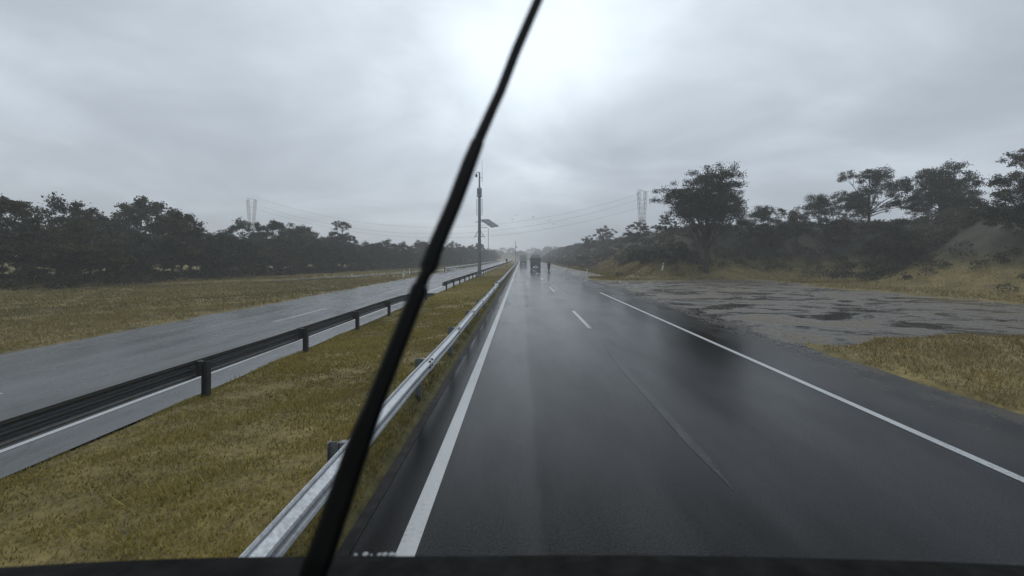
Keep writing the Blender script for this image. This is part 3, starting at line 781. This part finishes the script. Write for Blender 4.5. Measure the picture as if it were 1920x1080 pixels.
# ------------------------------------------------------------------ camera mast
def camera_mast():
    mx, my = -5.32, 60.0
    g = float(H(mx, my)) - .03
    r0 = empty('camera_mast', (mx, my, g))
    tag(r0, 'tall grey camera mast with a cabinet, antennas and climbing rungs on the grass median', 'mast')
    z = lambda py: CAMZ + (483 - py) / 880.0 * 60.0 - g
    MB().lathe([(.24, 0), (.23, 1.0), (.19, 6.5), (.165, z(352)), (.11, z(350)), (.095, z(324)), (.02, z(322))], n=14).build('pole', M['mast'], r0, True)
    MB().box((0, 0, .12), (.75, .75, .42), None, .03).build('base', M['concrete'], r0)
    b = MB().box((0, -.05, (z(352) + z(366)) / 2), (.62, .55, z(352) - z(366)), None, .13); b.box((0, -.05, z(367.3)), (.72, .62, .12), None, .03)
    b.lathe([(.2, z(370.5)), (.3, z(367.6))], n=12)
    cab = b.build('cabinet', M['mast_light'], r0)
    MB().box((0, -.33, (z(352) + z(366)) / 2), (.40, .02, .62), None, .008).build('cabinet_door', M['mast'], cab)
    MB().tube([(0, 0, z(325)), (-.12, 0, z(323)), (-.30, 0, z(323)), (-.38, 0, z(325)), (-.40, 0, z(326.6))], .045, 8).build('camera_arm', M['mast'], r0, True)
    MB().lathe([(.05, .0), (.15, -.06), (.16, -.22), (.12, -.36), (.04, -.42)], (-.40, 0, z(326.4)), n=12).build('dome_camera', M['thin_steel'], r0, True)
    w = MB().tube([(.34, 0, z(341)), (.34, 0, z(299))], [.028, .016], 6); w.build('whip_antenna', M['mast'], r0)
    MB().bar((0, 0, z(333)), (.36, 0, z(333)), .05).build('antenna_bracket', M['mast'], r0)
    for s in (-1, 1):
        for k in range(9):
            zz = z(374 + k * 3.6)
            MB().tube([(s * .13, 0, zz), (s * .36, 0, zz + .02), (s * .40, 0, zz + .12)], .028, 5).build('rung', M['mast'], r0)
        MB().tube([(s * .33, .02, z(373)), (s * .36, .02, z(404))], .014, 5).build('cable', M['thin_steel'], r0)
    MB().bar((-.55, 0, z(416)), (.5, 0, z(416)), .07).build('cross_arm', M['mast'], r0)
    MB().bar((.1, 0, z(411.5)), (.75, 0, z(411.5)), .05).build('panel_strut', M['mast'], r0)
    MB().bar((.1, .0, z(426.5)), (1.05, -.2, z(427)), .05).build('panel_strut', M['mast'], r0)
    for s in (-1, 1):
        a = MB()
        a.bar((s * .12, 0, z(432)), (s * .62, 0, z(443)), .05); a.bar((s * .15, 0, z(444)), (s * .62, 0, z(443.6)), .045); a.bar((s * .36, 0, z(437)), (s * .36, 0, z(444)), .04)
        a.bar((s * .5, 0, z(440)), (s * .72, .05, z(447)), .03)
        a.build('spike_bracket', M['mast'], r0)
    # solar panel: tilted rectangle on the struts
    o = Vector((.14, .1, z(413))); u = Vector((1.44, -.62, -.98)); v = Vector((.86, 1.56, .27))
    nrm = u.cross(v).normalized()
    if nrm.z < 0: nrm = -nrm
    def slab(o, u, v, t):
        c = [o, o + u, o + u + v, o + v]
        return c + [p + nrm * t for p in c]
    fs = [(0, 3, 2, 1), (4, 5, 6, 7), (0, 1, 5, 4), (1, 2, 6, 5), (2, 3, 7, 6), (3, 0, 4, 7)]
    pn = MB().add(slab(o, u, v, .05), fs).build('solar_panel', M['panel'], r0)
    MB().add(slab(o + u * .03 + v * .03 + nrm * .052, u * .94, v * .94, .006), fs).build('cell_sheet', M['panel_cells'], pn)
    f = MB(); f.bar(o + v * .3 - nrm * .03, o + u + v * .3 - nrm * .03, .05); f.bar(o + v * .7 - nrm * .03, o + u + v * .7 - nrm * .03, .05)
    f.build('panel_frame', M['thin_steel'], pn)
camera_mast()

def plain_pole(name, x, y, h, r, label, box=None, arm=False):
    g = float(H(x, y)) - .1
    r0 = empty(name, (x, y, g)); tag(r0, label, 'pole')
    MB().lathe([(r, 0), (r * .7, h * .98), (r * .4, h)], n=10).build('pole', M['thin_steel'], r0, True)
    MB().box((0, 0, .1), (r * 6, r * 6, .25), None, .02).build('base', M['concrete'], r0)
    if box: MB().box((.25, -.1, box), (.9, .5, .9), None, .08).build('cabinet', M['thin_steel'], r0)
    if arm:
        MB().tube([(0, 0, h - .1), (.5, 0, h + .15), (1.1, 0, h + .2)], .06, 6).build('lamp_arm', M['thin_steel'], r0)
        MB().box((1.4, 0, h + .2), (.7, .25, .12), None, .04).build('lamp_head', M['thin_steel'], r0)
    return r0
plain_pole('thin_pole', -14.9, 214.0, 16.0, .15, 'very thin distant pole under the solar panel above the trees')
plain_pole('far_mast', -2.9, 250.0, 11.6, .16, 'thin hazy mast with a small box far down the median', box=8.2)

def sign_post():
    x, y = -3.35, 109.0
    r0 = empty('marker_sign', (x, y, float(H(x, y)) - .03)); tag(r0, 'small dark marker sign on a single post between the median guardrails', 'sign')
    MB().box((0, 0, 1.0), (.10, .08, 2.1)).build('post', M['post_dark'], r0)
    MB().box((0, -.06, 1.85), (.42, .03, .62), None, .01).build('plate', M['dark_sign'], r0)
sign_post()
def sign_board():
    x, y = -20.6, 158.0
    r0 = empty('sign_board', (x, y, float(H(x, y)) - .05)); tag(r0, 'dark sign board on two posts in front of the thicket beside the opposite carriageway', 'sign')
    for s in (-1.0, 1.0): MB().tube([(s, .05, 0), (s, .05, 2.6)], .06, 6).build('post', M['post'], r0)
    MB().box((0, 0, 1.65), (1.7, .05, 1.5), None, .02).build('board', M['dark_sign'], r0)
    f = MB()
    for zz in (1.2, 2.1): f.box((0, .045, zz), (2.1, .04, .07))
    f.build('rail', M['post'], r0)
sign_board()
def delineator():
    r0 = empty('delineator_post'); tag(r0, 'x', 'delineator', 'white delineator posts along the verges')
    m = MB()
    prof = [(-.09, -.035), (.09, -.035), (.06, .035), (-.06, .035)]
    zs = [(0, 1.0), (.5, .95), (.88, .9), (.95, .72)]
    vs = [(x * k, y * k, z) for z, k in zs for x, y in prof]
    fs = [(i * 4 + j, i * 4 + (j + 1) % 4, i * 4 + 4 + (j + 1) % 4, i * 4 + 4 + j) for i in range(3) for j in range(4)] + [(3, 2, 1, 0), (12, 13, 14, 15)]
    m.add(vs, fs).build('stake', M['white_plastic'], r0)
    MB().box((0, -.036, .74), (.13, .008, .14), None, .003).build('reflector', M['reflector'], r0)
    return r0
dl = delineator()
for k, (x, y, tx, ty, s, lab) in enumerate([
    (9.1, 65.5, .10, .02, 1.08, 'white delineator post at the edge of the right shoulder beside a wet patch'),
    (17.7, 59.0, .22, .0, 1.05, 'leaning white delineator post in the brown grass behind the gravel lay-by'),
    (8.7, 88.0, -.2, .0, 1.0, 'pale delineator post on the right verge just beyond the motorbike'),
    (-14.75, 58.7, .16, .05, 1.0, 'leaning white delineator post between the opposite carriageway and the side road'),
    (-17.0, 71.5, .0, .0, .9, 'thin upright delineator post in grass beyond the side road')]):
    o = dl if k == 0 else copy_tree(dl)
    o['label'] = lab; o.location = (x, y, max(-.0, float(H(x, y)) - .02)); o.rotation_euler = (ty, tx, .15 * k); o.scale = (s, s, s)

# ------------------------------------------------------------------ vehicles
def wheel(parent, x, y, r_, w):
    t = MB(); Rt = Matrix.Rotation(R(90), 3, 'Y')
    t.lathe([(r_ * .6, -w / 2), (r_ * .93, -w / 2), (r_, -w * .38), (r_, w * .38), (r_ * .93, w / 2), (r_ * .6, w / 2)], (x, y, r_), Rt, 24)
    wh = t.build('wheel', M['tyre'], parent)
    MB().lathe([(r_ * .59, -w * .51), (r_ * .5, -w * .3), (r_ * .2, -w * .34), (r_ * .12, -w * .55)] if x < 0 else [(r_ * .12, w * .55), (r_ * .2, w * .34), (r_ * .5, w * .3), (r_ * .59, w * .51)], (x, y, r_), Rt, 18).build('rim', M['rim'], wh)
def truck(name, x, y, label, body, top, lower_h, H_, wdt, L_, cat='truck'):
    r0 = empty(name, (x, y, 0)); tag(r0, label, cat)
    z0 = 1.0; hw = wdt / 2
    MB().box((0, L_ / 2, z0 - .12), (.9, L_ - .3, .22)).build('chassis', M['truck_frame'], r0)
    b = MB().box((0, L_ / 2 - .9, z0 + lower_h / 2), (wdt, L_ - 1.8, lower_h), None, .03)
    for k in range(7): b.box((0, .5 + k * (L_ - 3) / 6, z0 + lower_h / 2), (wdt + .06, .09, lower_h - .08))
    b.build('cargo_bed', body, r0)
    tg = MB().box((0, -.045, z0 + lower_h / 2), (wdt - .08, .07, lower_h - .06), None, .02)
    for s in (-.8, 0, .8): tg.box((s, -.10, z0 + lower_h / 2), (.08, .05, lower_h - .1))
    tg = tg.build('tailgate', body, r0)
    for s in (-1, 1): MB().tube([(s * .55, -.14, z0 + lower_h * .45), (s * .55, -.16, z0 + lower_h * .62)], .025, 6).build('handle', M['rim'], tg)
    # rounded cover over the load
    hh = H_ - z0 - lower_h; vs = []; fs = []; n = 9
    for j in range(8):
        yy = .08 + j * (L_ - 2.0) / 7; sag = .05 * math.sin(j * 2.1)
        for k in range(n):
            a = math.pi * k / (n - 1)
            vs.append((-(hw - .05) * (abs(math.cos(a)) ** .45) * (1 if math.cos(a) >= 0 else -1), yy, z0 + lower_h + .02 + (hh + sag) * math.sin(a) ** .5))
    for j in range(7):
        for k in range(n - 1): fs.append((j * n + k, j * n + k + 1, (j + 1) * n + k + 1, (j + 1) * n + k))
    fs.append(tuple(range(n))); fs.append(tuple(7 * n + k for k in range(n)))
    MB().add(vs, fs).build('load_cover', top, r0)
    c = MB().box((0, L_ - .1, z0 + .85), (wdt - .1, 1.9, 2.0), None, .16); c = c.build('cab', body, r0)
    MB().box((0, L_ + .84, z0 + 1.25), (wdt - .4, .05, .7), None, .02).build('windscreen', M['glass'], c)
    for s in (-1, 1):
        MB().box((s * (hw + .22), L_ + .5, z0 + 1.1), (.2, .12, .5), None, .04).build('mirror', M['truck_frame'], c)
        MB().box((s * (hw - .3), -.10, z0 - .22), (.42, .07, .15), None, .02).build('tail_light', M['taillight'], r0)
        MB().box((s * (hw - .35), .35, .55), (.55, .02, .5)).build('mud_flap', M['black'], r0)
        for yy in (1.1, 2.35): wheel(r0, s * (hw - .32), yy, .5, .56)
        wheel(r0, s * (hw - .22), L_ - .3, .5, .3)
    MB().box((0, .30, .60), (wdt - .5, .03, .78), None, .01).build('spray_panel', M['truck_body'], r0)  # added panel, stands in for the spray that hides the wheel gap
    MB().box((0, -.06, .62), (wdt - .2, .1, .14), None, .02).build('bumper', M['truck_frame'], r0)
    MB().box((0, -.125, .62), (.34, .02, .13), None, .004).build('number_plate', M['white_plastic'], r0)
    return r0
truck('cargo_truck', 3.95, 126.0, 'dark cargo truck with a pale covered load driving away in the right lane', M['truck_body'], M['truck_tarp'], 1.55, 3.5, 2.7, 8.5)
truck('box_lorry', .95, 196.0, 'grey lorry almost lost in the haze in the left lane', M['lorry_box'], M['lorry_box'], 1.9, 3.7, 2.8, 9.0, 'lorry')

def motorbike(x, y):
    r0 = empty('motorbike', (x, y, 0)); tag(r0, 'dark motorbike riding away on the right edge line', 'motorbike')
    for yy in (-.62, .68):
        t = MB().torus((0, yy, .31), .25, .065).build('wheel', M['tyre'], r0, True)
        rm = MB().torus((0, yy, .31), .19, .02, n=24, m=6)
        for k in range(8):
            a = k * math.pi / 4; rm.bar((0, yy, .31), (0, yy + .19 * math.cos(a), .31 + .19 * math.sin(a)), .014)
        rm.build('rim', M['rim'], t)
    f = MB(); f.tube([(0, -.6, .33), (0, -.1, .40), (0, .15, .75), (0, .42, .92)], .04, 8); f.tube([(0, -.35, .72), (0, .2, .74)], .045, 8)
    for s in (-.09, .09): f.tube([(s, .68, .31), (s, .40, .98)], .028, 6); f.tube([(s * 1.3, -.62, .33), (s * 1.3, -.40, .72)], .03, 6)
    f.build('frame', M['truck_frame'], r0, True)
    MB().box((0, .05, .45), (.26, .36, .32), None, .07).build('engine', M['rim'], r0)
    MB().lathe([(.05, -.30), (.13, -.2), (.15, .05), (.12, .22), (.04, .28)], (0, .18, .82), Matrix.Rotation(R(-90), 3, 'X'), 14).build('tank', M['moto'], r0, True)
    MB().box((0, -.28, .80), (.26, .62, .10), None, .04).build('seat', M['black'], r0)
    MB().tube([(-.36, .30, 1.06), (-.15, .40, 1.02), (.15, .40, 1.02), (.36, .30, 1.06)], .018, 7).build('handlebar', M['truck_frame'], r0)
    for s in (-1, 1):
        MB().tube([(s * .22, .38, 1.03), (s * .30, .36, 1.22)], .01, 5).build('mirror_stem', M['truck_frame'], r0)
        MB().box((s * .33, .35, 1.26), (.13, .03, .08), None, .012).build('mirror', M['glass'], r0)
    MB().tube([(.14, .1, .30), (.16, -.3, .30), (.17, -.78, .42)], [.03, .05, .055], 8).build('exhaust', M['rim'], r0)
    MB().box((0, -.64, .78), (.14, .06, .08), None, .02).build('tail_light', M['taillight'], r0)
    MB().box((0, -.74, .58), (.17, .03, .22), None, .01).build('rear_mudguard', M['moto'], r0)
    MB().lathe([(.05, 0), (.10, .06), (.11, .14), (.02, .16)], (0, .44, .94), Matrix.Rotation(R(-90), 3, 'X'), 12).build('headlight', M['glass'], r0, True)
motorbike(5.45, 92.0)
def skin_mesh(name, verts, edges, radii, mat, parent, root_i=0):
    me = bpy.data.meshes.new(name); me.from_pydata(verts, edges, [])
    o = bpy.data.objects.new(name, me); COL.objects.link(o)
    sm = o.modifiers.new('skin', 'SKIN'); sm.use_smooth_shade = True
    su = o.modifiers.new('sub', 'SUBSURF'); su.levels = 1; su.render_levels = 1
    for i, r_ in enumerate(radii):
        me.skin_vertices[0].data[i].radius = (r_, r_); me.skin_vertices[0].data[i].use_root = (i == root_i)
    dg = bpy.context.evaluated_depsgraph_get()
    m2 = bpy.data.meshes.new_from_object(o.evaluated_get(dg))
    bpy.data.objects.remove(o)
    m2.materials.clear(); m2.materials.append(mat); m2.name = name
    ob = bpy.data.objects.new(name, m2); COL.objects.link(ob); ob.parent = parent
    return ob
def rider(x, y):
    r0 = empty('person', (x, y, 0)); tag(r0, 'person in dark clothes and black helmet riding the motorbike, seen from behind', 'person')
    V = [(0, -.22, .90), (0, -.20, 1.08), (0, -.10, 1.28), (0, -.04, 1.42), (0, -.02, 1.50), (0, .0, 1.60), (0, .01, 1.70)]
    Rr = [.15, .145, .165, .10, .06, .085, .08]; E = [(i, i + 1) for i in range(6)]
    for s in (-1, 1):
        b = len(V)
        V += [(s * .19, -.06, 1.40), (s * .32, .02, 1.17), (s * .36, .24, 1.09), (s * .36, .31, 1.09)]; Rr += [.075, .052, .040, .036]
        E += [(3, b), (b, b + 1), (b + 1, b + 2), (b + 2, b + 3)]
        for k in range(4):        # fingers folded over the grip
            c = len(V); xx = s * (.33 + .022 * k)
            V += [(xx, .37 + .006 * (k % 2), 1.095), (xx, .375, 1.055), (xx, .335, 1.04)]; Rr += [.011, .010, .008]
            E += [(b + 3, c), (c, c + 1), (c + 1, c + 2)]
        c = len(V); V += [(s * .31, .31, 1.06), (s * .31, .345, 1.045)]; Rr += [.011, .009]; E += [(b + 3, c), (c, c + 1)]
        b = len(V)
        V += [(s * .11, -.18, .88), (s * .24, .22, .78), (s * .20, .02, .40), (s * .20, .0, .34), (s * .21, .20, .32)]; Rr += [.105, .075, .05, .045, .038]
        E += [(0, b), (b, b + 1), (b + 1, b + 2), (b + 2, b + 3), (b + 3, b + 4)]
    skin_mesh('body', V, E, Rr, M['jacket'], r0)
    hl = MB().lathe([(.06, -.15), (.115, -.13), (.14, -.04), (.14, .04), (.115, .11), (.06, .15), (.01, .16)], (0, .01, 1.68), None, 16).build('helmet', M['helmet'], r0, True)
    MB().box((0, .12, 1.68), (.2, .06, .09), None, .02).build('visor', M['glass'], hl)
    MB().lathe([(.13, -.62), (.20, -.5), (.215, -.2), (.20, -.1), (.12, -.02)], (0, -.06, 1.42), Matrix.Rotation(R(-14), 3, 'X') @ Matrix.Diagonal((1.05, .72, 1)), 16).build('jacket', M['jacket'], r0, True)
rider(5.45, 92.0)

# ------------------------------------------------------------------ pylons and lines
def pylon(x, y, rz, label):
    g = float(H(x, y)) - .3
    r0 = empty('pylon', (x, y, g), rz); tag(r0, label, 'pylon', 'lattice pylons of the power line')
    top = 39.5 - g; waist = 23.0 - g
    b = MB(); w = .2
    lev = [0, waist * .28, waist * .52, waist * .72, waist * .88, waist]
    hw = [3.6, 2.8, 2.2, 1.75, 1.5, 1.4]
    for s in (-1, 1):
        for t in (-1, 1):
            for i in range(5): b.bar((s * hw[i], t * hw[i], lev[i]), (s * hw[i + 1], t * hw[i + 1], lev[i + 1]), w)
    for i in range(5):
        for (p, q) in (((-1, -1), (1, -1)), ((1, -1), (1, 1)), ((1, 1), (-1, 1)), ((-1, 1), (-1, -1))):
            b.bar((p[0] * hw[i], p[1] * hw[i], lev[i]), (q[0] * hw[i + 1], q[1] * hw[i + 1], lev[i + 1]), .11)
            b.bar((q[0] * hw[i], q[1] * hw[i], lev[i]), (p[0] * hw[i + 1], p[1] * hw[i + 1], lev[i + 1]), .11)
            b.bar((p[0] * hw[i + 1], p[1] * hw[i + 1], lev[i + 1]), (q[0] * hw[i + 1], q[1] * hw[i + 1], lev[i + 1]), .13 if i < 4 else .35)
    b.build('tower_body', M['pylon'], r0)
    for s in (-1, 1):                         # the two prongs of the fork
        f = MB(); nl = 6
        L = [waist + (top - waist) * i / nl for i in range(nl + 1)]
        cx = [s * (.95 + 1.15 * (i / nl) ** .8) for i in range(nl + 1)]; q = [.40 + .16 * math.sin(math.pi * i / nl) + .16 * i / nl for i in range(nl + 1)]
        for i in range(nl):
            for a in (-1, 1):
                for t in (-1, 1):
                    f.bar((cx[i] + a * q[i], t * .9, L[i]), (cx[i + 1] + a * q[i + 1], t * .9, L[i + 1]), .12)
                f.bar((cx[i] + a * q[i], -.9, L[i]), (cx[i + 1] + a * q[i + 1], .9, L[i + 1]), .07)
            for t in (-1, 1):
                f.bar((cx[i] - q[i], t * .9, L[i]), (cx[i + 1] + q[i + 1], t * .9, L[i + 1]), .07)
                f.bar((cx[i] + q[i], t * .9, L[i]), (cx[i + 1] - q[i + 1], t * .9, L[i + 1]), .07)
        f.build('fork_arm', M['pylon'], r0)
    c = MB()
    for t in (-.9, .9):
        c.bar((-2.6, t, top + .9), (2.6, t, top - .5), .12)
    for t in (-.5, .5): c.bar((-2.9, t, waist + 11.5), (2.9, t, waist + 11.5), .09)
    c.build('cross_beam', M['pylon'], r0)
    for xx in (-2.6, 0, 2.6):
        i_ = MB()
        for k in range(7): i_.lathe([(.05, 0), (.16, .05), (.05, .1)], (xx, 0, top - 3.4 + k * .24), n=8)
        i_.build('insulator', M['glass'], r0)
pylon(67.0, 260.0, .25, 'forked lattice pylon standing hazy behind the embankment trees on the right')
pylon(-170.0, 296.0, .25, 'second lattice pylon faint in haze beyond the thicket at far left')
def power_line(za, dx, sagk, label, r_=.05):
    pts = []
    for i in range(49):
        t = -.0 + .487 * i / 48
        pts.append((67 - 487 * t + dx, 260 + 74 * t + dx * .3, za - (154 * t - 330 * t * t) * sagk))
    o = MB().tube(pts, r_, 5).build('power_line', M['wire'])
    tag(o, label, 'cable', 'overhead cables crossing the sky')
power_line(38.5, 0.0, 1.0, 'topmost overhead cable sagging across the sky from the pylon')
power_line(34.6, -2.3, 1.0, 'middle overhead cable sagging across the sky from the pylon')
power_line(31.0, 1.0, .93, 'lowest overhead cable sagging across the sky from the pylon')
def bird():
    r0 = empty('bird'); tag(r0, 'x', 'bird', 'birds in the sky')
    MB().lathe([(.01, -.22), (.07, -.1), (.085, .02), (.06, .14), (.045, .2), (.01, .26)], (0, 0, 0), Matrix.Rotation(R(-80), 3, 'X'), 10).build('body', M['bird'], r0, True)
    for s in (-1, 1):
        m = MB().add([(s * .04, .08, .02), (s * .04, -.08, .02), (s * .34, -.07, .14), (s * .34, .09, .15), (s * .68, -.10, .06), (s * .04, .0, .045), (s * .34, .01, .175)],
                     [(0, 5, 6, 3), (5, 1, 2, 6), (0, 3, 2, 1), (3, 6, 4), (6, 2, 4), (3, 4, 2), (0, 1, 5)])
        m.build('wing', M['bird'], r0)
    return r0
bi = bird()
for k, (px, py, Y, lab) in enumerate([(968, 403.5, 120, 'bird high in the sky, first of the group, nearest the mast top'), (961, 411.5, 135, 'bird below and left of the others beside the mast'), (1000, 407.5, 118, 'bird in the middle of the loose group in the sky'),
                                 (1030, 413, 125, 'bird to the right of the loose group'), (1038, 420, 140, 'lowest bird of the group, farthest right')]):
    o = bi if k == 0 else copy_tree(bi)
    o['label'] = lab; o.location = ((px - 977) / 880 * Y, Y, CAMZ + (483 - py) / 880 * Y); o.rotation_euler = (0, .15 * k - .3, 1.1 * k); o.scale = (.9, .9, .9)

# ------------------------------------------------------------------ the vehicle's own wiper and cowl
def wiper():
    def yd(py): return .44 - .05 * max(0.0, min(1.2, (1080 - py) / 1080.0)) + (.06 * (py - 1080) / 200 if py > 1080 else 0)
    def P(px, py, back=0.0):
        Y = yd(py) ; return Vector(((px - 977) / 880 * Y, Y + back, CAMZ + (483 - py) / 880 * Y))
    root = empty('windscreen_wiper', P(520, 1270)); tag(root, 'black windscreen wiper sweeping diagonally up across the view', 'wiper')
    off = root.location.copy()
    def sweep(spec, depth, back, mat, name, flat=.6):
        """spec: (px, py, width in px); the blade's outline gets real width and thickness."""
        mb = MB(); rings = []
        c = [P(a, b, back) for a, b, _ in spec]
        for i, (a, b, w) in enumerate(spec):
            d = (c[min(i + 1, len(c) - 1)] - c[max(i - 1, 0)]).normalized()
            nrm = Vector((0, 1, 0)); nrm = (nrm - d * nrm.dot(d)).normalized(); s = d.cross(nrm).normalized()
            hw = w / 880 * yd(b) / 2; h = depth / 2
            hw *= 1.1
            rings.append([c[i] - off + s * (hw * u) + nrm * (h * v) for u, v in ((-1, .6), (-.55, 1), (.55, 1), (1, .6), (1, -.5), (flat, -1), (-flat, -1), (-1, -.5))])
        n = 8; vs = [v for r_ in rings for v in r_]
        fs = [(i * n + k, i * n + (k + 1) % n, (i + 1) * n + (k + 1) % n, (i + 1) * n + k) for i in range(len(spec) - 1) for k in range(n)]
        fs += [tuple(range(n)), tuple((len(spec) - 1) * n + k for k in range(n))]
        return mb.add(vs, fs).build(name, mat, root)
    sweep([(520, 1270, 44), (560, 1150, 44), (602, 1040, 44), (667, 850, 40), (684, 803, 36), (701, 760, 31), (744, 650, 29), (785, 545, 28), (789, 534, 25)], .011, 0, M['arm'], 'arm')
    sweep([(783, 545, 21), (792, 525, 20), (802, 503, 20)], .008, .001, M['arm'], 'joint')
    sweep([(799, 508, 24), (803, 500, 30), (808, 486, 29), (812, 472, 27), (851, 380, 25), (868, 335, 25), (881, 300, 24), (895, 265, 21), (899, 257, 15)], .010, .003, M['arm'], 'blade_carrier')
    sweep([(893, 268, 12), (897, 256, 16), (938, 168, 16), (968, 90, 16), (1007, 0, 15), (1060, -120, 12), (1100, -210, 9)], .009, .004, M['arm'], 'blade_spine')
    sweep([(797, 512, 9), (851, 380, 9), (881, 300, 9), (938, 168, 8), (968, 90, 8), (1007, 0, 8), (1105, -222, 7)], .010, .013, M['black'], 'rubber')
    hub = MB().lathe([(.024, -.02), (.026, .0), (.024, .022), (.012, .028)], (0, 0, 0), Matrix.Rotation(R(70), 3, 'X'), 16)
    hub.build('pivot_cap', M['arm'], root, True)
wiper()
def cowl():
    Yf = .78; Zt = CAMZ - 549 / 880 * Yf
    root = empty('windscreen_cowl', (0, Yf, Zt)); tag(root, 'black ledge below the windscreen along the bottom edge with small water beads', 'cowl')
    n = 41; prof = [(0.0, -.30), (.0, -.020), (-.004, -.008), (-.012, -.001), (-.03, .002), (-.20, .018), (-.42, .022), (-.42, -.30)]
    vs = []; fs = []
    for i in range(n):
        x = -1.25 + 2.5 * i / (n - 1); by = -.10 * (abs(x) / 1.25) ** 3; bz = -.0 + .004 * math.sin(x * 9)
        for yy, zz in prof: vs.append((x, yy + by, zz + bz * .2))
    m = len(prof)
    fs = [(i * m + k, (i + 1) * m + k, (i + 1) * m + (k + 1) % m, i * m + (k + 1) % m) for i in range(n - 1) for k in range(m)]
    fs += [tuple(range(m)), tuple((n - 1) * m + k for k in range(m))]
    MB().add(vs, fs).build('ledge', M['cowl'], root, False)
    for px, w in ((671, 3.2), (689, 5.5), (700, 2.2), (715, 4.2), (725, 5.0), (737, 5.2), (744, 3.6)):
        x = (px - 977) / 880 * Yf; r_ = w / 880 * Yf
        MB().lathe([(r_ * .6, 0), (r_, r_ * .3), (r_ * .85, r_ * .75), (r_ * .4, r_), (r_ * .05, r_ * 1.05)], (x, -.010, -.002), Matrix.Diagonal((1.1, .9, .9)), 12).build('water_bead', M['water'], root, True)
cowl()

# ------------------------------------------------------------------ the rainy air
def haze():
    mb = MB().box((0, 330, 19), (1500, 1000, 46))
    m = bpy.data.materials.new('rain_haze'); m.use_nodes = True
    nt = m.node_tree; nt.nodes.clear()
    out = nt.nodes.new('ShaderNodeOutputMaterial'); v = nt.nodes.new('ShaderNodeVolumePrincipled')
    v.inputs['Color'].default_value = (.95, .965, .98, 1); v.inputs['Density'].default_value = .0017; v.inputs['Anisotropy'].default_value = .0
    nt.links.new(v.outputs[0], out.inputs['Volume'])
    o = mb.build('haze', m); tag(o, kind='stuff')
haze()
